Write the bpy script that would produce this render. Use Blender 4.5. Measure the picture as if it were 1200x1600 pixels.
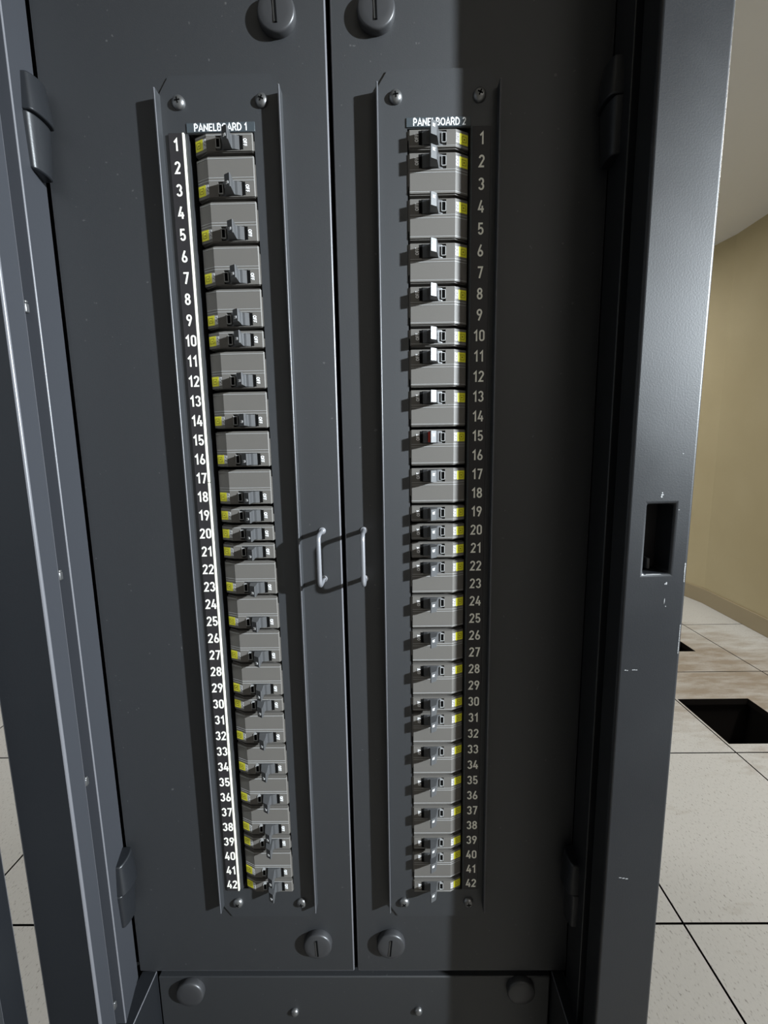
import bpy, bmesh, math, random
from mathutils import Matrix, Vector

random.seed(7)
S = bpy.context.scene
for o in list(bpy.data.objects):
    bpy.data.objects.remove(o)
COL = S.collection
H = 1.1834                      # camera height over the floor; all z below are written relative to it
PI = math.pi

# ------------------------------------------------------------------ camera
cd = bpy.data.cameras.new('camera')
cam = bpy.data.objects.new('camera', cd)
COL.objects.link(cam)
yaw, pitch, roll, F = -0.01255, 0.14379, -0.01602, 677.7
cy, sy, cp, sp = math.cos(yaw), math.sin(yaw), math.cos(pitch), math.sin(pitch)
right = Vector((cy, -sy, 0)); fwd = Vector((cp*sy, cp*cy, -sp)); up = Vector((sp*sy, sp*cy, cp))
cr, sr = math.cos(roll), math.sin(roll)
r2 = cr*right + sr*up; u2 = cr*up - sr*right
m = Matrix.Identity(4)
for i in range(3):
    m[i][0], m[i][1], m[i][2] = r2[i], u2[i], -fwd[i]
m.translation = (0, -0.44125, H)
cam.matrix_world = m
cd.sensor_fit = 'VERTICAL'; cd.sensor_height = 24; cd.sensor_width = 18
cd.lens = F*24/1600; cd.clip_start = 0.02
S.camera = cam

# ------------------------------------------------------------------ light, world, exposure
S.view_settings.view_transform = 'Standard'; S.view_settings.look = 'None'
S.view_settings.gamma = 1; S.view_settings.use_curve_mapping = False
S.view_settings.exposure = 0.0
w = bpy.data.worlds.new('world'); S.world = w; w.use_nodes = True
w.node_tree.nodes['Background'].inputs[0].default_value = (.75, .85, 1, 1)
w.node_tree.nodes['Background'].inputs[1].default_value = 0.05

def lamp(name, kind, loc, energy, col=(1, 1, 1), **k):
    d = bpy.data.lights.new(name, kind); d.energy = energy; d.color = col
    for a, b in k.items(): setattr(d, a, b)
    o = bpy.data.objects.new(name, d); COL.objects.link(o); o.location = loc
    return o
torch = lamp('work_lamp_light', 'SPOT', (2.55, -1.48, H+.76), 1380, (.85, .935, 1), shadow_soft_size=.045, spot_size=math.radians(34), spot_blend=1.0)
torch.rotation_euler = (Vector((-.02, 0, H-.02))-Vector(torch.location)).to_track_quat('-Z', 'Y').to_euler()
for x, y, e in ((-2.4, -2.4, 7), (-1.7, 1.4, 25), (1.2, 3.6, 21), (1.5, -2.7, 17)):
    lamp('ceiling_fill_light', 'AREA', (x, y, H+1.34), e, (1, .97, .92), shape='RECTANGLE', size=1.2, size_y=.6)  # unseen fill lights, added to give panel and floor their ambient light
lamp('wall_floor_fill_light', 'AREA', (2.19, .55, H+1.34), 40, (1, .97, .92), shape='RECTANGLE', size=.22, size_y=1.1)  # unseen strip, added to light the right floor and graze the far wall

# ------------------------------------------------------------------ materials
def mat(name, col, rough=.5, spec=.5, metal=0., nodes=None, bump=0, bscale=300):
    M = bpy.data.materials.new(name); M.use_nodes = True
    nt = M.node_tree; b = nt.nodes['Principled BSDF']
    b.inputs['Base Color'].default_value = (*col, 1); b.inputs['Roughness'].default_value = rough
    b.inputs['Specular IOR Level'].default_value = spec; b.inputs['Metallic'].default_value = metal
    if bump:
        tc = nt.nodes.new('ShaderNodeTexCoord'); n = nt.nodes.new('ShaderNodeTexNoise'); bp = nt.nodes.new('ShaderNodeBump')
        n.inputs['Scale'].default_value = bscale; n.inputs['Detail'].default_value = 3
        bp.inputs['Strength'].default_value = bump; bp.inputs['Distance'].default_value = .001
        nt.links.new(tc.outputs['Object'], n.inputs['Vector']); nt.links.new(n.outputs[0], bp.inputs['Height'])
        nt.links.new(bp.outputs[0], b.inputs['Normal'])
    if nodes: nodes(nt, b)
    return M

def ramp(nt, fac, stops):
    r = nt.nodes.new('ShaderNodeValToRGB')
    while len(r.color_ramp.elements) < len(stops): r.color_ramp.elements.new(.5)
    for e, (p, c) in zip(r.color_ramp.elements, stops):
        e.position = p; e.color = (*c, 1)
    nt.links.new(fac, r.inputs[0]); return r.outputs[0]

def worn(nt, b):                # smudged roughness of handled black powder coat
    tc = nt.nodes.new('ShaderNodeTexCoord'); n = nt.nodes.new('ShaderNodeTexNoise')
    n.inputs['Scale'].default_value = 9; n.inputs['Detail'].default_value = 5
    nt.links.new(tc.outputs['Object'], n.inputs['Vector'])
    mr = nt.nodes.new('ShaderNodeMapRange'); mr.inputs[3].default_value = .36; mr.inputs[4].default_value = .45
    mr.inputs[1].default_value = .3; mr.inputs[2].default_value = .7
    nt.links.new(n.outputs[0], mr.inputs[0]); nt.links.new(mr.outputs[0], b.inputs['Roughness'])

def dusty(base, fleck):         # black paint with a few pale dust specks
    def f(nt, b):
        tc = nt.nodes.new('ShaderNodeTexCoord'); n = nt.nodes.new('ShaderNodeTexNoise')
        n.inputs['Scale'].default_value = 230; n.inputs['Detail'].default_value = 1
        nt.links.new(tc.outputs['Object'], n.inputs['Vector'])
        c = ramp(nt, n.outputs[0], [(0, base), (.775, base), (.80, fleck)])
        nt.links.new(c, b.inputs['Base Color'])
    return f

def tile_nodes(nt, b):
    tc = nt.nodes.new('ShaderNodeTexCoord')
    mp = nt.nodes.new('ShaderNodeMapping'); mp.inputs['Scale'].default_value = (230, 105, 1); mp.inputs['Rotation'].default_value = (0, 0, .6)
    nt.links.new(tc.outputs['Object'], mp.inputs[0])
    n = nt.nodes.new('ShaderNodeTexNoise'); n.inputs['Scale'].default_value = 1.0; n.inputs['Detail'].default_value = 2
    nt.links.new(mp.outputs[0], n.inputs['Vector'])
    c1 = ramp(nt, n.outputs[0], [(0, (.20, .195, .19)), (.30, (.36, .355, .345)), (.38, (.61, .615, .605)), (1, (.67, .675, .665))])
    n2 = nt.nodes.new('ShaderNodeTexNoise'); n2.inputs['Scale'].default_value = 4.5; n2.inputs['Detail'].default_value = 9; n2.inputs['Roughness'].default_value = .66
    mp2 = nt.nodes.new('ShaderNodeMapping'); mp2.inputs['Scale'].default_value = (1, 3.4, 1); mp2.inputs['Rotation'].default_value = (0, 0, -.75)
    nt.links.new(tc.outputs['Object'], mp2.inputs[0]); nt.links.new(mp2.outputs[0], n2.inputs['Vector'])
    # brown trodden dirt gathers round the cut-outs in the aisle (1.6, 1.6)
    vm = nt.nodes.new('ShaderNodeVectorMath'); vm.operation = 'DISTANCE'; vm.inputs[1].default_value = (1.62, 1.75, 0)
    nt.links.new(tc.outputs['Object'], vm.inputs[0])
    near = nt.nodes.new('ShaderNodeMapRange'); near.inputs[1].default_value = .25; near.inputs[2].default_value = 1.0
    near.inputs[3].default_value = .36; near.inputs[4].default_value = -.06
    nt.links.new(vm.outputs['Value'], near.inputs[0])
    ad = nt.nodes.new('ShaderNodeMath'); ad.operation = 'ADD'
    nt.links.new(n2.outputs[0], ad.inputs[0]); nt.links.new(near.outputs[0], ad.inputs[1])
    k = ramp(nt, ad.outputs[0], [(0, (0, 0, 0)), (.57, (0, 0, 0)), (.93, (.8, .8, .8))])
    mx = nt.nodes.new('ShaderNodeMix'); mx.data_type = 'RGBA'
    nt.links.new(k, mx.inputs[0]); nt.links.new(c1, mx.inputs[6]); mx.inputs[7].default_value = (.27, .205, .14, 1)
    nt.links.new(mx.outputs[2], b.inputs['Base Color'])

def plaster(nt, b):
    tc = nt.nodes.new('ShaderNodeTexCoord'); n = nt.nodes.new('ShaderNodeTexNoise')
    n.inputs['Scale'].default_value = 2.5; n.inputs['Detail'].default_value = 4
    nt.links.new(tc.outputs['Object'], n.inputs['Vector'])
    nt.links.new(ramp(nt, n.outputs[0], [(.3, (.55, .47, .29)), (.7, (.60, .52, .33))]), b.inputs['Base Color'])

BLK = mat('black_powder_coat', (.0055, .0062, .0078), .60, 1.0, nodes=dusty((.0085, .0095, .0115), (.05, .05, .05)), bump=.05, bscale=900)
COV = mat('cover_paint', (.0110, .0125, .0150), .60, 1.0, bump=.05, bscale=900)
FRM = mat('worn_black_frame_paint', (.0095, .0105, .0125), .42, .55, nodes=worn, bump=.06, bscale=700)
EDG = mat('edge_glint_paint', (.12, .12, .13), .36, .7)  # paler bevel colour stands in for torch light caught on rounded sheet edges
LIT = mat('lit_frame_paint', (.034, .036, .042), .55, .45, nodes=None, bump=.06, bscale=700)  # same frame paint, made paler for the torch light on the left reveals
DRK = mat('dark_interior', (.006, .006, .006), .8, .2)
PLA = mat('breaker_plastic', (.112, .104, .094), .55, .4, bump=.08, bscale=1500)
TOG = mat('toggle_plastic', (.066, .067, .069), .38, .5)
HOL = mat('black_slot', (.004, .004, .004), .9, .05)
RIB = mat('lit_moulded_edge', (.36, .36, .355), .4, .5)  # body ribs coloured paler, as edges that catch the light
YEL = mat('yellow_label', (.78, .74, .03), .5, .4)
INK = mat('label_ink', (.10, .095, .01), .6, .3)
WHI = mat('white_print', (.80, .80, .80), .6, .3)
NUM = mat('engraved_white', (.92, .90, .80), .6, .3)
STR = mat('black_number_strip', (.020, .018, .019), .5, .4)
LIP = mat('pale_strip_core', (.82, .79, .66), .55, .3)
RED = mat('red_flag', (.65, .05, .03), .5, .4)
STE = mat('screw_steel', (.22, .22, .22), .36, .5, .85)
KNB = mat('fastener_metal', (.040, .040, .042), .40, .6, .2)
HAN = mat('handle_metal', (.36, .365, .39), .32, .6, .6)
NPL = mat('name_plate_black', (.045, .055, .062), .45, .5)
CHP = mat('bare_paint_chip', (.34, .34, .34), .6, .4)
TIL = mat('floor_tile', (.6, .6, .58), .38, .4, nodes=tile_nodes)
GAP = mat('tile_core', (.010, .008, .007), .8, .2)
WAL = mat('beige_wall_paint', (.58, .5, .31), .7, .3, nodes=plaster)
BAS = mat('brown_cove_base', (.42, .35, .23), .5, .4)
CEI = mat('ceiling_paint', (.78, .77, .74), .8, .2)
WHT = mat('lining', (.5, .5, .48), .8, .2)

# ------------------------------------------------------------------ mesh helpers
class MB:
    def __init__(s): s.v = []; s.f = []; s.mi = []; s.m = 0
    def add(s, vs, fs):
        b = len(s.v); s.v += [tuple(v) for v in vs]
        for f in fs: s.f.append([b+i for i in f]); s.mi.append(s.m)
    def box(s, x0, x1, y0, y1, z0, z1):
        s.add([(x0,y0,z0),(x1,y0,z0),(x1,y1,z0),(x0,y1,z0),(x0,y0,z1),(x1,y0,z1),(x1,y1,z1),(x0,y1,z1)],
              [(0,3,2,1),(4,5,6,7),(0,1,5,4),(1,2,6,5),(2,3,7,6),(3,0,4,7)])
    def prism(s, pts, a, b, axis='z'):
        """polygon pts (2D) extruded from a to b along the axis"""
        n = len(pts)
        def P(p, t): return {'z': (p[0], p[1], t), 'y': (p[0], t, p[1]), 'x': (t, p[0], p[1])}[axis]
        s.add([P(p, a) for p in pts]+[P(p, b) for p in pts],
              [list(range(n))[::-1], list(range(n, 2*n))]+[(i, (i+1) % n, n+(i+1) % n, n+i) for i in range(n)])
    def lathe(s, prof, c, axis='y', n=32, sgn=1):
        """prof = (radius, height) pairs; revolved about the axis through c"""
        vs, fs = [], []
        for r, h in prof:
            for k in range(n):
                a = 2*PI*k/n; u, v = r*math.cos(a), r*math.sin(a)
                d = {'y': (u, h*sgn, v), 'z': (u, v, h*sgn), 'x': (h*sgn, u, v)}[axis]
                vs.append((c[0]+d[0], c[1]+d[1], c[2]+d[2]))
        for i in range(len(prof)-1):
            for k in range(n):
                fs.append((i*n+k, i*n+(k+1) % n, (i+1)*n+(k+1) % n, (i+1)*n+k))
        fs.append(list(range(n))); fs.append([(len(prof)-1)*n+k for k in range(n)])
        s.add(vs, fs)
    def tube(s, path, r, n=12):
        vs, fs = [], []
        P = [Vector(p) for p in path]
        for i, p in enumerate(P):
            t = ((P[min(i+1, len(P)-1)]-p).normalized()+(p-P[max(i-1, 0)]).normalized()).normalized()
            a = Vector((1, 0, 0)); a = (a-t*a.dot(t)).normalized(); b = t.cross(a)
            for k in range(n):
                vs.append(p+r*(math.cos(2*PI*k/n)*a+math.sin(2*PI*k/n)*b))
        for i in range(len(P)-1):
            for k in range(n):
                fs.append((i*n+k, i*n+(k+1) % n, (i+1)*n+(k+1) % n, (i+1)*n+k))
        fs.append(list(range(n))); fs.append([(len(P)-1)*n+k for k in range(n)])
        s.add(vs, fs)
    def mesh(s, name, mats):
        me = bpy.data.meshes.new(name); me.from_pydata(s.v, [], s.f)
        for M in (mats if isinstance(mats, (list, tuple)) else [mats]): me.materials.append(M)
        me.polygons.foreach_set('material_index', s.mi)
        bm = bmesh.new(); bm.from_mesh(me); bmesh.ops.recalc_face_normals(bm, faces=bm.faces); bm.to_mesh(me); bm.free()
        me.update(); return me
    def build(s, name, mats, parent=None, bevel=0, seg=2, smooth=False, rub=True):
        return link(name, s.mesh(name, mats), parent, bevel, seg, smooth, rub=rub)

def world_off(o):
    v = Vector(o.location); p = o.parent
    while p: v += Vector(p.location); p = p.parent
    return v
def link(name, me, parent=None, bevel=0, seg=2, smooth=False, local=False, rub=True):
    """mesh coordinates are world ones (z relative to the camera) unless local; the parent's offset is taken out"""
    o = bpy.data.objects.new(name, me); COL.objects.link(o)
    if not local: me.transform(Matrix.Translation(Vector((0, 0, H))))
    if parent:
        o.parent = parent
        if not local: me.transform(Matrix.Translation(-world_off(parent)))
    if bevel:
        b = o.modifiers.new('bevel', 'BEVEL')
        if rub and len(me.materials) and me.materials[0] in (BLK, FRM, LIT, COV):
            me.materials.append(EDG); b.material = len(me.materials)-1
        else: b.material = -1
        b.width = bevel; b.segments = seg; b.limit_method = 'ANGLE'; b.angle_limit = .6
        if seg > 1: b.harden_normals = False
    if smooth or (bevel and seg > 1):
        for p in me.polygons: p.use_smooth = True
        try: me.set_sharp_from_angle(angle=.7)
        except Exception: pass
    return o
def thing(name, label, cat, loc, group=None):
    o = bpy.data.objects.new(name, None); COL.objects.link(o); o.location = (loc[0], loc[1], loc[2]+H)
    o.empty_display_size = .02
    o['label'] = label; o['category'] = cat
    if group: o['group'] = group
    return o
def struct(o): o['kind'] = 'structure'; return o

def arc(cx, cyy, rx, ry, a0, a1, n=14):
    return [(cx+rx*math.cos(math.radians(a0+(a1-a0)*k/n)), cyy+ry*math.sin(math.radians(a0+(a1-a0)*k/n))) for k in range(n+1)]
def stad(x0, x1, y0, y1):       # closed upright oval with straight flanks
    r = (x1-x0)/2; c = (x0+x1)/2
    p = arc(c, y1-r, r, r, 0, 180, 12)+arc(c, y0+r, r, r, 180, 360, 12)
    return p+[p[0]]
GL = {  # centre lines of the upright grotesque lettering: (advance, strokes) on a unit height
 '0': (.54, [stad(.09, .45, .07, .93)]),
 '1': (.44, [[(.08, .70), (.29, .93), (.29, .0)]]),
 '2': (.54, [arc(.27, .72, .18, .21, 175, -28)+[(.09, .07), (.48, .07)]]),
 '3': (.54, [arc(.255, .72, .175, .21, 165, -80), arc(.26, .29, .19, .22, 85, -165)]),
 '4': (.54, [[(.31, 1.0), (.07, .27), (.52, .27)], [(.38, .55), (.38, 0)]]),
 '5': (.54, [[(.45, .93), (.13, .93), (.115, .50)]+arc(.27, .32, .185, .25, 125, -160)]),
 '6': (.54, [arc(.27, .29, .185, .22, 0, 360, 22), [(.10, .37), (.20, .66), (.34, 1.0)]]),
 '7': (.50, [[(.04, .93), (.44, .93), (.19, 0)]]),
 '8': (.54, [arc(.27, .735, .165, .195, 0, 360, 22), arc(.27, .29, .19, .22, 0, 360, 22)]),
 '9': (.54, [arc(.27, .71, .185, .22, 0, 360, 22), [(.44, .63), (.34, .34), (.20, 0)]]),
 'P': (.60, [[(.09, 0), (.09, .93), (.30, .93)]+arc(.30, .69, .20, .24, 90, -90)+[(.09, .45)]]),
 'A': (.66, [[(.03, 0), (.33, .96), (.63, 0)], [(.14, .30), (.52, .30)]]),
 'N': (.70, [[(.09, 0), (.09, .97)], [(.09, .95), (.60, .05)], [(.60, 0), (.60, 1.0)]]),
 'E': (.58, [[(.52, .93), (.09, .93), (.09, .07), (.53, .07)], [(.09, .51), (.48, .51)]]),
 'L': (.53, [[(.09, 1.0), (.09, .07), (.50, .07)]]),
 'B': (.63, [[(.09, .07), (.09, .93), (.32, .93)]+arc(.32, .725, .18, .205, 90, -90)+[(.09, .52)], [(.32, .52)]+arc(.33, .295, .22, .225, 90, -90)+[(.09, .07)]]),
 'O': (.74, [arc(.37, .50, .29, .43, 0, 360, 28)]),
 'R': (.63, [[(.09, 0), (.09, .93), (.32, .93)]+arc(.32, .70, .20, .23, 90, -90)+[(.09, .47)], [(.34, .47), (.56, 0)]]),
 'D': (.68, [[(.09, .07), (.09, .93), (.27, .93)]+arc(.27, .50, .32, .43, 90, -90)+[(.09, .07)]]),
 'F': (.54, [[(.50, .93), (.09, .93), (.09, 0)], [(.09, .50), (.44, .50)]]),
 ' ': (.26, []),
}
def text_mesh(txt, size, ex=.00015, t=.14, gap=.06):
    """flat lettering standing in the xz plane, facing -y, centred on the origin; size = cap height"""
    b = MB(); x = 0
    tot = sum(GL[c][0] for c in txt)+gap*(len(txt)-1)
    for c in txt:
        adv, st = GL[c]
        for s in st:
            n = len(s); closed = (Vector(s[0])-Vector(s[-1])).length < 1e-6
            Lp, Rp = [], []
            for i in range(n):
                p = Vector(s[i])
                a0 = Vector(s[i-1]) if i else (Vector(s[-2]) if closed else None)
                a1 = Vector(s[i+1]) if i < n-1 else (Vector(s[1]) if closed else None)
                d0 = (p-a0).normalized() if a0 is not None else (a1-p).normalized()
                d1 = (a1-p).normalized() if a1 is not None else d0
                if (d0+d1).length < .2: d1 = d0
                m_ = (d0+d1).normalized(); nn = Vector((-m_.y, m_.x)); k = min(2.2, 1/max(.3, m_.dot(d1)))
                Lp.append(p+nn*t/2*k); Rp.append(p-nn*t/2*k)
            def Q(p, y): return ((x+p.x-tot/2)*size, y, (p.y-.5)*size)
            vs = [Q(p, -ex) for p in Lp]+[Q(p, -ex) for p in Rp]+[Q(p, 0) for p in Lp]+[Q(p, 0) for p in Rp]
            fs = []
            for i in range(n-1):
                fs += [(i, i+1, n+i+1, n+i), (2*n+i, 2*n+i+1, i+1, i), (n+i, n+i+1, 3*n+i+1, 3*n+i)]
            fs += [(0, n, 3*n, 2*n), (n-1, 2*n-1, 4*n-1, 3*n-1)]
            b.add(vs, fs)
        x += adv+gap
    me = bpy.data.meshes.new('lettering'); me.from_pydata(b.v, [], b.f)
    bm = bmesh.new(); bm.from_mesh(me); bmesh.ops.recalc_face_normals(bm, faces=bm.faces); bm.to_mesh(me); bm.free()
    return me

# ------------------------------------------------------------------ the room
FZ = -H
TS, TX, TY, G = .6096, .7191, .4904, .0027
holes = [(1.3395, 1.668, 1.150, 1.463), (1.43, 1.757, 1.940, 2.072)]
fm = MB()
X0, X1, Y0, Y1 = -3.6, 4.9, -3.6, 5.6
i0, i1 = math.floor((X0-TX)/TS), math.ceil((X1-TX)/TS)
j0, j1 = math.floor((Y0-TY)/TS), math.ceil((Y1-TY)/TS)
for i in range(i0, i1):
    for j in range(j0, j1):
        xa, xb, ya, yb = TX+i*TS+G, TX+(i+1)*TS-G, TY+j*TS+G, TY+(j+1)*TS-G
        hs = [h for h in holes if xa < (h[0]+h[1])/2 < xb and ya < (h[2]+h[3])/2 < yb]
        if not hs:
            fm.box(xa, xb, ya, yb, FZ-.03, FZ)
        else:
            h = hs[0]
            fm.box(xa, h[0], ya, yb, FZ-.03, FZ); fm.box(h[1], xb, ya, yb, FZ-.03, FZ)
            fm.box(h[0], h[1], ya, h[2], FZ-.03, FZ); fm.box(h[0], h[1], h[3], yb, FZ-.03, FZ)
fm.mi = [0 if k % 6 == 1 else 1 for k in range(len(fm.f))]      # only the top of a tile is laminate, its core is dark
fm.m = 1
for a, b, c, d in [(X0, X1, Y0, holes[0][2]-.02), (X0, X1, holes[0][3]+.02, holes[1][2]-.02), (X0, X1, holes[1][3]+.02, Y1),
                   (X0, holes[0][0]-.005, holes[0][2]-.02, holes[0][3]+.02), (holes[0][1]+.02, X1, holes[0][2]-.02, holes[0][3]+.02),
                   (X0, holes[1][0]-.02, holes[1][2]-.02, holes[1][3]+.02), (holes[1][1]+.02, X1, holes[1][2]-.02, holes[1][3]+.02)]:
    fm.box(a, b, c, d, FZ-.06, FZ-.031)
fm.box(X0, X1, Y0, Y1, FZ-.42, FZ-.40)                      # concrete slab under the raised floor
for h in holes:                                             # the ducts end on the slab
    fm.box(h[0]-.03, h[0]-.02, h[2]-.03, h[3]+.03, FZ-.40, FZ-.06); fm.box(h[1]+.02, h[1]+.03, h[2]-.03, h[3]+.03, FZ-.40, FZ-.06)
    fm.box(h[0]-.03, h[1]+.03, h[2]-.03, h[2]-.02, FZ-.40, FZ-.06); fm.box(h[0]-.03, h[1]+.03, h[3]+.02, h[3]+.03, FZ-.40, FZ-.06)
struct(fm.build('floor', [TIL, GAP]))
CZ = 1.385
c = MB(); c.box(X0, X1, Y0, Y1, CZ, CZ+.05); struct(c.build('ceiling', CEI))
# right wall's corner kink is exaggerated so the far part catches more light
def wx(y): return 2.3495-(2.7177-y)*.0526 if y < 2.7177 else 2.3495-(y-2.7177)*.16
def strip(off, z0, z1, thick):
    b = MB()
    ys = [1.25, 2.7177, Y1]
    b.prism([(wx(y)-off, y) for y in ys]+[(2.62, Y1), (2.62, 1.25)], z0, z1) if thick is None else \
        b.prism([(wx(y)-off, y) for y in ys]+[(wx(y)-.0005, y) for y in ys[::-1]], z0, z1)
    return b
struct(strip(0, FZ, CZ, None).build('wall_right', WAL))
struct(strip(.008, FZ, FZ+.112, 1).build('baseboard_right', BAS, bevel=.003))
b = MB(); b.box(X0-.06, X0, Y0, Y1, FZ, CZ); struct(b.build('wall_left', WHT))
b = MB(); b.box(X0, X1, Y1, Y1+.06, FZ, CZ); struct(b.build('wall_back', WHT))
b = MB(); b.box(X0, X1, Y0-.06, Y0, FZ, CZ); struct(b.build('wall_front', WHT))
b = MB(); b.box(X1, X1+.06, Y0, Y1, FZ, CZ); struct(b.build('wall_side', WHT))

# ------------------------------------------------------------------ cabinet
XL, XR, XLi, XRi = -.306, .200, -.3125, .2035               # opening at the front posts / at the inner frame
OL, OR_, YF, YB = -.3575, .2535, -.080, .80                  # outer sides, front and back
ZT, ZB = .80, FZ+.02
DZ0, DZ1 = -.630, .74
cab = thing('electrical_cabinet', 'tall black electrical cabinet with two inner doors holding the panelboards', 'cabinet', (-.052, .36, FZ))
def part(mb, name, M, parent=cab, **k): return mb.build(name, M, parent, **k)

b = MB(); b.prism([(OL, YF), (XL+.003, YF), (XL-.0005, -.0545), (OL, -.0545)], ZB, ZT); b.mi = [1 if i == 3 else 0 for i in range(len(b.f))]; fp = part(b, 'front_post', [FRM, LIT], bevel=.0022, seg=3)
fp['label'] = 'left front post of the black cabinet frame'
# right post: tube face with a latch cut-out
hx0, hx1, hz0, hz1 = .2160, .2385, -.1090, -.0490
b = MB()
def loop(x0, x1, z0, z1, y, r=0):
    if not r: return [(x0, y, z0), (x1, y, z0), (x1, y, z1), (x0, y, z1)]
xs = [XR, hx0, hx1, OR_]; zs = [ZB, hz0, hz1, ZT]
V = [(x, y, z) for y in (YF, -.0545) for z in zs for x in xs]
idx = lambda yi, zi, xi: yi*16+zi*4+xi
Fs = []
for zi in range(3):
    for xi in range(3):
        if (zi, xi) == (1, 1): continue
        Fs.append((idx(0,zi,xi), idx(0,zi,xi+1), idx(0,zi+1,xi+1), idx(0,zi+1,xi)))
        Fs.append((idx(1,zi,xi), idx(1,zi+1,xi), idx(1,zi+1,xi+1), idx(1,zi,xi+1)))
for zi in range(3):
    Fs.append((idx(0,zi,0), idx(0,zi+1,0), idx(1,zi+1,0), idx(1,zi,0)))
    Fs.append((idx(0,zi,3), idx(1,zi,3), idx(1,zi+1,3), idx(0,zi+1,3)))
for xi in range(3):
    Fs.append((idx(0,0,xi), idx(1,0,xi), idx(1,0,xi+1), idx(0,0,xi+1)))
    Fs.append((idx(0,3,xi), idx(0,3,xi+1), idx(1,3,xi+1), idx(1,3,xi)))
q = [(1,1),(1,2),(2,2),(2,1)]
for k in range(4):
    a, c2 = q[k], q[(k+1) % 4]
    Fs.append((idx(0,*a), idx(0,*c2), idx(1,*c2), idx(1,*a)))
b.add(V, Fs)
fp2 = part(b, 'front_post', FRM, bevel=.0026, seg=4, rub=False)
fp2['label'] = 'right front post with a rectangular latch cut-out'
b = MB(); b.box(hx0-.006, hx1+.006, -.0445, -.012, hz0-.008, hz1+.008); part(b, 'latch_pocket', HOL)
for q4 in ((hx0+.002, hx0+.0075, -.066, -.0445, hz0+.0005, hz0+.013), (hx0+.011, hx0+.0135, -.066, -.0445, hz0+.0005, hz0+.010)):
    b = MB(); b.box(*q4); part(b, 'latch_tongue', TOG, bevel=.0006)
# inner frame behind the gasket groove
for s, (xa, xb) in ((-1, (OL+.004, XLi)), (1, (XRi, OR_-.004))):
    b = MB(); b.prism([(OL+.004, -.0455), (-.3030, -.0455), (XLi-.0020, -.0015), (OL+.004, -.0015)] if s < 0 else [(.1985, -.0455), (OR_-.004, -.0455), (OR_-.004, -.0015), (XRi+.001, -.0015)], ZB, ZT); part(b, 'inner_frame', LIT if s < 0 else FRM, bevel=.0012, seg=3, rub=s < 0)
    g = (OL+.003, XLi-.004) if s < 0 else (XRi+.004, OR_-.003)
    b = MB(); b.box(*g, -.055, -.045, ZB, ZT); part(b, 'gasket_channel', STR)
for z in (.1245, -.1125, -.3260, -.598):                    # pale clips in the left groove
    b = MB(); b.box(-.3195, -.3070, -.0540, -.0495, z-.0040, z+.0040); b.box(-.3195, -.3064, -.0543, -.0510, z+.0036, z+.0062)
    k = part(b, 'gasket_clip', STE, bevel=.001)
for xa, xb in ((OL, OL+.003), (OR_-.003, OR_)):
    b = MB(); b.box(xa, xb, -.040, YB, ZB, ZT); part(b, 'side_panel', FRM)
b = MB(); b.box(OL, OR_, YB, YB+.003, ZB, ZT); part(b, 'back_panel', FRM)
b = MB(); b.box(OL, OR_, YF, YB, ZT, ZT+.003); part(b, 'top_panel', FRM)
b = MB(); b.box(OL, OR_, YF+.01, YB, ZB-.02, ZB+.003); part(b, 'plinth', FRM)
b = MB(); b.box(OL+.004, OR_-.004, .0327, .036, -.57, .55); part(b, 'mounting_pan', DRK)
b = MB(); b.box(OL+.004, OR_-.004, .0301, .033, -.75, -.575); part(b, 'mounting_pan', DRK)
# ledge boxes beside the lower panel
for xa, xb in ((XLi, -.2942), (.1890, XRi)):
    b = MB(); b.box(xa, xb, -.074, .004, ZB, -.632); part(b, 'ledge', FRM, bevel=.0008)

def hinge(x, z, flip, parent):
    """lift-off hinge: x of the frame face, z of the knuckle joint; flip = -1 on the right side"""
    f = flip
    def sec(d, y0, y1):         # rounded nose of depth d standing off the frame face
        yc = (y0+y1)/2; ry = (y1-y0)/2
        pts = [(x-f*.001, y1)]
        for k in range(11):
            a = PI/2-PI*k/10
            pts.append((x+f*(d-.35*ry+.35*ry*math.cos(a)), yc+ry*math.sin(a)*.98))
        pts.append((x-f*.001, y0)); return pts
    m1 = MB()
    A, B = sec(.0105, -.0285, -.0055), sec(.0125, -.0315, -.0025)
    n = len(A)
    m1.add([(p[0], p[1], z-.0435) for p in A]+[(p[0], p[1], z) for p in B],
           [list(range(n))[::-1], list(range(n, 2*n))]+[(i, (i+1) % n, n+(i+1) % n, n+i) for i in range(n)])
    h = m1.build('hinge', FRM, parent, bevel=.0012, smooth=True, rub=False)
    m2 = MB()
    A, B = sec(.0160, -.0315, -.0025), sec(.0115, -.0270, -.0030)
    zt = [z+.0330+(p[1]+.027)*.12 for p in B]
    m2.add([(p[0], p[1], z+.0006) for p in A]+[(p[0], p[1], t) for p, t in zip(B, zt)],
           [list(range(n))[::-1], list(range(n, 2*n))]+[(i, (i+1) % n, n+(i+1) % n, n+i) for i in range(n)])
    m2.build('hinge_leaf', FRM, h, bevel=.0012, smooth=True, rub=False)
    return h

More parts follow.
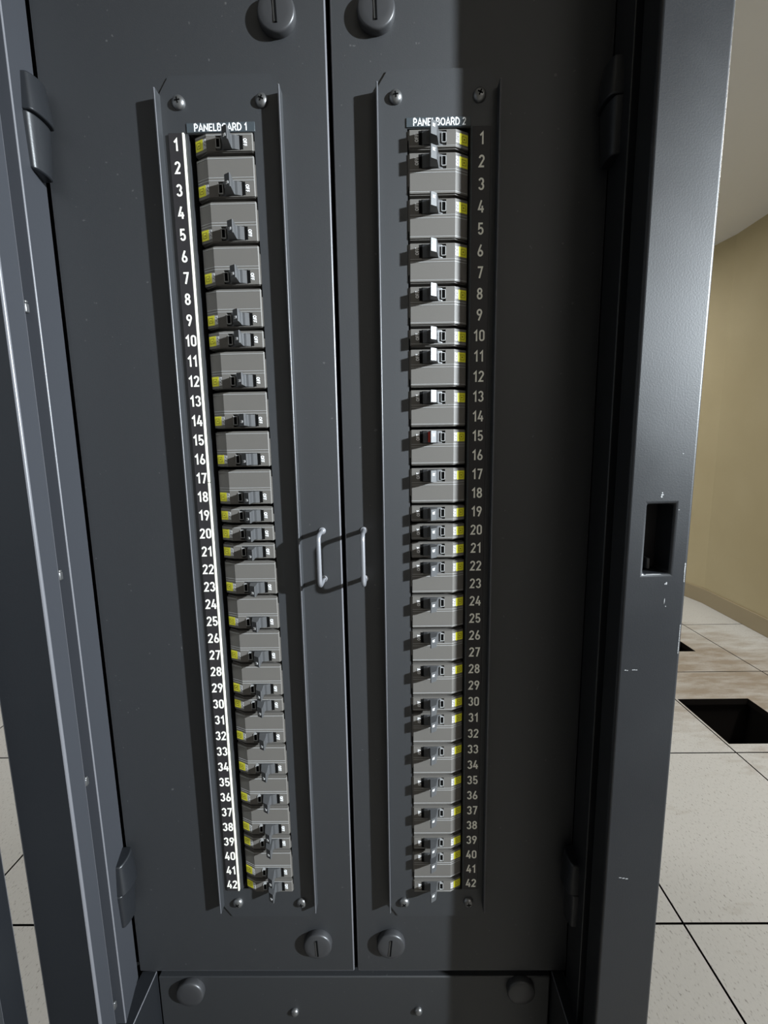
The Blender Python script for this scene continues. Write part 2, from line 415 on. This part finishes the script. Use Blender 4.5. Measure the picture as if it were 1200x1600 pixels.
def fastener(x, z, parent, tilt=.06, r=.0168, slot=True):
    b = MB(); b.m = 0
    prof = [(r*.98, 0), (r, .0012), (r, .0058), (r*.965, .0072), (r*.90, .0078), (r*.6, .0083), (r*.2, .0086), (.0001, .0086)]
    b.lathe(prof, (x, .002, z), 'y', 40, -1)
    ca, sa = math.cos(tilt), math.sin(tilt)
    if slot:
        b.m = 1
        def rb(x0, x1, z0, z1, y0, y1):
            P = [(x+ca*u-sa*v, z+sa*u+ca*v) for u, v in ((x0,z0),(x1,z0),(x1,z1),(x0,z1))]
            b.prism(P, y0, y1, 'y')
        rb(-.0011, .0009, -.0105, .0105, -.0073, -.0020)
        b.m = 2
        rb(-.0019, -.0011, -.0100, .0100, -.00715, -.0020)
    return b.build('turn_fastener', [KNB, HOL, STE], parent, smooth=True)

def pull(x, parent):
    P = []
    zt, zb, yo, r = -.0830, -.1345, -.0255, .006
    P.append((x, .0035, zt))
    for k in range(7):
        a = PI/2*k/6; P.append((x, yo+r-r*math.sin(a), zt-r+r*math.cos(a)))
    for k in range(7):
        a = PI/2*k/6; P.append((x, yo+r-r*math.cos(a), zb+r-r*math.sin(a)))
    P.append((x, .0035, zb))
    b = MB(); b.tube(P, .0023, 12)
    for z in (zt, zb): b.lathe([(.0036, 0), (.0036, .0012), (.0024, .0018)], (x, .002, z), 'y', 16, -1)
    return b.build('pull_handle', HAN, parent, smooth=True)

def door(x0, x1, cx0, cx1, label, kx, hx, hingex, flip):
    b = MB(); y0, y1 = .002, .020
    cz0, cz1 = -.518, .294
    xs = [x0, cx0, cx1, x1]; zs = [DZ0, cz0, cz1, DZ1]
    V = [(x, y, z) for y in (y0, y1) for z in zs for x in xs]
    Fs = []
    for zi in range(3):
        for xi in range(3):
            if (zi, xi) == (1, 1): continue
            Fs.append((idx(0,zi,xi), idx(0,zi,xi+1), idx(0,zi+1,xi+1), idx(0,zi+1,xi)))
            Fs.append((idx(1,zi,xi), idx(1,zi+1,xi), idx(1,zi+1,xi+1), idx(1,zi,xi+1)))
        Fs.append((idx(0,zi,0), idx(0,zi+1,0), idx(1,zi+1,0), idx(1,zi,0)))
        Fs.append((idx(0,zi,3), idx(1,zi,3), idx(1,zi+1,3), idx(0,zi+1,3)))
    for xi in range(3):
        Fs.append((idx(0,0,xi), idx(1,0,xi), idx(1,0,xi+1), idx(0,0,xi+1)))
        Fs.append((idx(0,3,xi), idx(0,3,xi+1), idx(1,3,xi+1), idx(1,3,xi)))
    for k in range(4):
        a, c2 = q[k], q[(k+1) % 4]
        Fs.append((idx(0,*a), idx(0,*c2), idx(1,*c2), idx(1,*a)))
    b.add(V, Fs)
    d = part(b, 'inner_door', BLK, bevel=.0014, seg=3); d['label'] = label
    pull(hx, d)
    for z, t in ((.3805, .03), (-.586, .05 if flip > 0 else -.10)): fastener(kx, z, d, t)
    for z in (.2905, -.4860): hinge(hingex, z, flip, d)
    return d
door(-.3145, -.0505, -.181, -.118, 'left inner door of the cabinet', -.0930, -.0700, XLi, 1)
door(-.0465, .2060, .0205, .0790, 'right inner door of the cabinet', -.0055, -.0267, XRi, -1)
b = MB(); b.box(-.2925, .1875, .002, .020, FZ+.05, -.6385); lp = part(b, 'lower_panel', BLK, bevel=.0014, seg=3, rub=False)
fastener(-.2520, -.6550, lp, PI/2, slot=False); fastener(.1512, -.6525, lp, PI/2, slot=False)

def screw(x, z, y, parent, rot=.3, r=.0060, cross=True):
    b = MB(); b.lathe([(r, 0), (r, .0008), (r*.93, .0022), (r*.72, .0035), (r*.4, .0042), (r*.1, .0044), (.0001, .0044)], (x, y, z), 'y', 24, -1)
    s = b.build('screw', STE, parent, smooth=True)
    if cross:
        c = MB(); ca, sa = math.cos(rot), math.sin(rot)
        for L, w2 in ((.0024, .00055), (.00055, .0024)):
            P = [(x+ca*u-sa*v, z+sa*u+ca*v) for u, v in ((-L,-w2),(L,-w2),(L,w2),(-L,w2))]
            c.prism(P, y-.0046, y-.003, 'y')
        c.build('cross_recess', HOL, s)
    return s
for x, z in ((-.1263, -.6895), (.0269, -.6880)):
    screw(x, z, .002, lp, .2, .0052, cross=False)
# paint chips on the right post
random.seed(3)
def chip(pts, name='paint_chip'):
    b = MB()
    for x, z, w_, h_ in pts:
        n = 7; P = []
        for k in range(n):
            a = 2*PI*k/n; rr = random.uniform(.55, 1.0)
            P.append((x+w_*rr*math.cos(a), z+h_*rr*math.sin(a)))
        b.prism(P, YF-.0002, YF+.0004, 'y')
    o = part(b, name, CHP); o['label'] = 'patch of bare metal where paint has chipped'
chip([(.2272, -.0413, .0016, .0010), (.2266, -.0428, .0010, .0009), (.2270, -.0395, .0007, .0008)])
chip([(.2362, -.1175, .0010, .0014), (.2350, -.1180, .0005, .0007), (.2356, -.1330, .0004, .0030), (.2370, -.1380, .0005, .0006)])
chip([(.2509, -.1010-.0016*k, .0006, .0016) for k in range(10)])
chip([(.2510, -.1560-.0022*k, .0004, .0019) for k in range(12)])
chip([(.2065+.0016*k, -.1965-.0003*math.sin(k), .0010, .0004) for k in (0, 1, 4, 5, 6)])
chip([(.2415, -.0075, .0009, .0004)]); chip([(.2420, -.0540, .0009, .0003)])
chip([(.2250, -.1094, .0090, .0004)])
chip([(.2150+.003*k, -.4075-.0006*k, .0018, .0004) for k in range(3)])
# outer door swung open on the left
b = MB(); b.box(-.400, -.3775, -.66, -.079, ZB, ZT); fd = part(b, 'front_door', FRM, bevel=.0015)
fd['label'] = 'outer cabinet door swung open, seen edge-on at the far left'
b = MB(); b.box(-.3775, -.3755, -.60, -.104, ZB+.05, ZT-.05); b.build('door_liner', BLK, fd, bevel=.0008)
for z in (.60, -.95):
    b = MB(); b.lathe([(.007, -.03), (.007, .03)], (-.3685, -.072, z), 'z', 20); b.build('door_hinge', FRM, fd, smooth=True)

# ------------------------------------------------------------------ breaker covers with number strips
P0, PZ = .01905, .2786
num_cache = {}
def number_mesh(n, M):
    if (n, M.name) not in num_cache:
        me = text_mesh(str(n), .0104, .0002, .145, .07); me.materials.append(M); num_cache[(n, M.name)] = me
    return num_cache[(n, M.name)]

def cover(x0, x1, cx0, cx1, nx, label, title, tx0, tx1, txc, side):
    t = thing('breaker_cover', label, 'panel', ((x0+x1)/2, .002, -.55), 'long breaker covers on the inner doors')
    zt, zb, ct = .3360, -.5490, .0155
    zc1, zc0 = .2885, -.5125
    yo, yi = 0., .0018
    # plate: outline with chamfered corners and the breaker window
    out = [(x0, zt-ct), (x0+.0105, zt), (x1-.0105, zt), (x1, zt-ct), (x1, zb+ct), (x1-.0105, zb), (x0+.0105, zb), (x0, zb+ct)]
    inn = [(cx0, zc1), (cx1, zc1), (cx1, zc0), (cx0, zc0)]
    b = MB()
    polys = [[0, 1, 2, 3, 'b', 'a'], [3, 4, 'c', 'b'], [4, 5, 6, 7, 'd', 'c'], [7, 0, 'a', 'd']]
    vs = [(p[0], yo, p[1]) for p in out]+[(p[0], yo, p[1]) for p in inn]+[(p[0], yi, p[1]) for p in out]+[(p[0], yi, p[1]) for p in inn]
    mp = lambda k: 8+'abcd'.index(k) if isinstance(k, str) else k
    fs = []
    for P in polys:
        P = [mp(k) for k in P]; fs.append(P); fs.append([12+k for k in P[::-1]])
    for k in range(8): fs.append((k, (k+1) % 8, 12+(k+1) % 8, 12+k))
    for k in range(4): fs.append((8+k, 8+(k+1) % 4, 20+(k+1) % 4, 20+k))
    b.add(vs, fs); b.build('plate', COV, t)
    for xa, xb in ((x0, x0+.0016), (x1-.0016, x1)):
        f = MB(); f.prism([(0.0002, zt-ct), (-.0095, zt-ct), (-.0102, zt-ct-.0006), (-.0102, zb+ct+.0006), (-.0095, zb+ct), (0.0002, zb+ct)], xa, xb, 'x')
        f.build('side_flange', COV, t, bevel=.0006)
    sx = (x0+x1)/2
    for k, (x, z) in enumerate([(x, z) for x in (sx-.0378, sx+.0378) for z in (.3138, -.5293)]):
        screw(x, z, 0., t, .15+.5*k)
    if side < 0:
        s0, s1 = nx-.0066, nx+.0062
        m = MB(); m.box(s0, s1, -.0022, .0001, -.5115, .2885); st = m.build('number_strip', STR, t, bevel=.0004)
        for za, zb2 in ((.2885, -.0305), (-.0312, -.3085), (-.3092, -.5115)):
            m = MB(); m.box(s1, s1+.0017, -.0023, .0001, zb2, za); m.build('strip_edge', LIP, st, bevel=.0003)
    else:
        s0, s1 = nx-.0088, nx+.0082
        m = MB(); m.box(s0, s1, -.0014, .0001, -.5115, .2885); st = m.build('number_strip', STR, t, bevel=.0004)
        m = MB(); m.box(s0-.0007, s0, -.0016, .0001, -.5115, .2885); m.build('strip_edge', NPL, st)
    ys = -.0022 if side < 0 else -.0014
    for n in range(1, 43):
        o = bpy.data.objects.new('numeral', number_mesh(n, NUM)); COL.objects.link(o); o.parent = st
        o.location = Vector((nx, ys, PZ-P0*(n-1)+H))-world_off(st)
    m = MB(); m.box(tx0, tx1, -.0009, .0001, .2890, .2970); pl = m.build('name_plate', NPL, t, bevel=.0003)
    me = text_mesh(title, .0062, .0002, .15, .05); me.materials.append(WHI)
    k = .0478/max(v.co.x*2 for v in me.vertices)
    for v in me.vertices: v.co.x *= k
    o = bpy.data.objects.new('lettering', me); COL.objects.link(o); o.parent = pl
    o.location = Vector((txc, -.0009, .2930+H))-world_off(pl)
    return t
cover(-.2042, -.0918, -.1795, -.1188, -.1905, 'black breaker cover plate on the left inner door, titled PANELBOARD 1', 'PANELBOARD 1', -.1803, -.1178, -.1490, -1)
cover(-.0066, .1040, .0212, .0788, .0890, 'black breaker cover plate on the right inner door, titled PANELBOARD 2', 'PANELBOARD 2', .0203, .0790, .0505, 1)

# ------------------------------------------------------------------ circuit breakers
BW = .0277
def fy(x):                       # front surface of a breaker: sloped nose at the label end
    return -.0044+max(0, (-.0150-x))*.46
def nose(xs_, d=0):
    return [(x, fy(x)-d) for x in xs_]
def slab(b, x0, x1, z0, z1, d, base=.0006):
    """thin plate following the front surface"""
    xs_ = [x0]+([-.0150] if x0 < -.0150 < x1 else [])+[x1]
    b.prism([(x, fy(x)-d) for x in xs_]+[(x, fy(x)+base) for x in xs_[::-1]], z0, z1)
def body_mesh(double):
    b = MB(); zb, zt = -.0074, .00885+(P0 if double else 0)
    full = [(-BW, .030), (-BW, fy(-BW)+.0006), (-BW+.0005, fy(-BW+.0005)), (-.0150, fy(-.0150)), (BW-.0008, -.0044), (BW, -.0036), (BW, .030)]
    b.prism(full, zb+.0006, -.0062)
    b.prism(full, .0062, zt-.0010)
    b.prism([(-BW, .030), (-BW, .0052), (-.0150, -.0030), (BW-.0008, -.0030), (BW-.0008, .030)], zt-.0010, zt)      # stepped top lip
    b.prism([(-BW+.001, .030), (-BW+.001, .0050), (-.0150, -.0032), (BW-.0008, -.0032), (BW-.0008, .030)], zb, zb+.0006)
    b.prism([(-BW, .030), (-BW, fy(-BW)+.0006), (-BW+.0005, fy(-BW+.0005)), (-.0150, fy(-.0150)), (-.0066, -.0044), (-.0066, .030)], -.0062, .0062)
    b.prism([(.0165, .030), (.0165, -.0044), (BW-.0008, -.0044), (BW, -.0036), (BW, .030)], -.0062, .0062)
    b.prism([(-.0066, .030), (-.0066, .006), (.0165, .006), (.0165, .030)], -.0062, .0062)
    b.m = 1
    if double:
        for z in (zt-.0026, .0068, .0092): slab(b, -BW+.0006, BW-.0006, z, z+.00035, .00025)
    else:
        slab(b, -BW+.0006, BW-.0006, .0064, .0067, .0002)
    b.m = 0
    b.box(BW-.0002, BW+.0009, -.0034, .004, zb+.001, zt-.0075)
    return b.mesh('body', [PLA, RIB])
def toggle_mesh():
    b = MB()
    b.prism([(-.0062, .005), (-.0060, -.0012), (-.0022, -.0036), (.0040, -.0056), (.0075, -.0060), (.0115, -.0057), (.0156, -.0040), (.0158, .005)], -.0058, .0058)
    b.prism([(.0000, -.0030), (.0030, -.0152), (.0036, -.0161), (.0088, -.0190), (.0096, -.0186), (.0086, -.0072), (.0096, -.0046), (.006, -.001)], -.0056, .0056)
    return b.mesh('toggle', TOG)
def window_mesh():
    b = MB(); slab(b, .0160, .0186, -.0057, .0057, .0002); return b.mesh('trip_window', HOL)
def indicator_mesh():
    b = MB()
    x0, x1, z0, z1, t, y = -.0064, -.0022, -.0042, .0042, .0005, -.0052
    b.box(x0, x1, y, .004, z0, z0+t); b.box(x0, x1, y, .004, z1-t, z1); b.box(x0, x0+t, y, .004, z0, z1); b.box(x1-t, x1, y, .004, z0, z1)
    b.m = 1; b.box(x0+t, x1-t, y+.0008, .004, z0+t, z1-t)
    return b.mesh('indicator_window', [RIB, HOL])
def label_mesh():
    b = MB(); slab(b, -.0270, -.0190, -.0044, .0046, .0003)
    b.m = 1
    x0, x1, z0, z1, t = -.0255, -.0212, -.0024, .0026, .00028
    slab(b, x0, x1, z0, z0+t, .00042); slab(b, x0, x1, z1-t, z1, .00042); slab(b, x0, x0+t, z0, z1, .00042); slab(b, x1-t, x1, z0, z1, .00042)
    slab(b, -.0239, -.0229, -.0005, .0007, .00042)
    return b.mesh('brand_label', [YEL, INK])
def print_mesh():
    b = MB()
    for x0, x1, segs in ((-.0187, -.0181, [(-.0042, .0042)]), (-.0175, -.0167, [(-.0040, -.0012), (-.0004, .0016), (.0022, .0042)]),
                         (-.0161, -.0155, [(-.0040, -.0022), (-.0016, .0008), (.0014, .0040)])):
        for a, c in segs: slab(b, x0, x1, a, c, .00025)
    return b.mesh('rating_print', WHI)
def off_mesh():
    me = text_mesh('OFF', .0032, .0002, .20, .10)
    me.transform(Matrix.Rotation(PI/2, 4, 'Y')); me.transform(Matrix.Translation((.0206, -.0045, 0)))
    me.materials.append(WHI); me.name = 'off_mark'; return me
def amp_mesh():
    me = text_mesh('20', .0024, .0002, .2, .1)
    me.transform(Matrix.Rotation(-.54, 4, 'Z')); me.transform(Matrix.Translation((.0062, -.0176, -.0018))); me.materials.append(WHI); me.name = 'ampere_mark'; return me
def flag_mesh():
    b = MB(); b.prism([(.0088, -.0168), (.0106, -.0168), (.0106, -.0055), (.0080, -.0055)], -.0050, .0050); return b.mesh('trip_flag', RED)

proto = {}
for dbl in (False, True): proto[dbl] = body_mesh(dbl)
PARTS = [('toggle', toggle_mesh()), ('trip_window', window_mesh()), ('indicator_window', indicator_mesh()), ('brand_label', label_mesh()),
         ('rating_print', print_mesh()), ('off_mark', off_mesh())]
AMP = amp_mesh(); FLAG = flag_mesh()
PLAB = {'brand_label': 'yellow label with a small black square mark', 'rating_print': 'small white printed lines', 'off_mark': 'white OFF print'}
singles = {1, 10, 19, 20, 21, 30, 39, 42}
def breaker(x, side, n):
    dbl = n not in singles
    L = 'left' if side < 0 else 'right'
    if dbl:
        lab = f'black breaker spanning numbers {n} and {n+1} on the {L} panelboard'
        np = n+1 if side < 0 else n
    else:
        lab = f'narrow black breaker beside number {n} on the {L} panelboard'; np = n
    if side > 0 and n == 15: lab = 'black breaker spanning numbers 15 and 16 on the right panelboard, red flag beside its toggle'
    z = (PZ-P0*(np-1)-.0007)*1.0055
    t = thing('circuit_breaker', lab, 'circuit breaker', (x, .0026, z), f'circuit breakers on the {L} panelboard')
    if side > 0: t.rotation_euler = (0, PI, 0)
    ch = [('body', proto[dbl])]+PARTS+[('ampere_mark', AMP)]
    if side > 0 and n == 15: ch.append(('trip_flag', FLAG))
    kids = {}
    for nm, me in ch:
        o = bpy.data.objects.new(nm, me); COL.objects.link(o)
        o.parent = kids['toggle'] if nm in ('ampere_mark', 'trip_flag') else t
        kids[nm] = o
        if nm in PLAB: o['label'] = PLAB[nm]
        if nm == 'trip_flag': o['label'] = 'red flag'
    return t
for side, x in ((-1, -.1477), (1, .0501)):
    n = 1
    while n <= 42:
        breaker(x, side, n); n += 1 if n in singles else 2
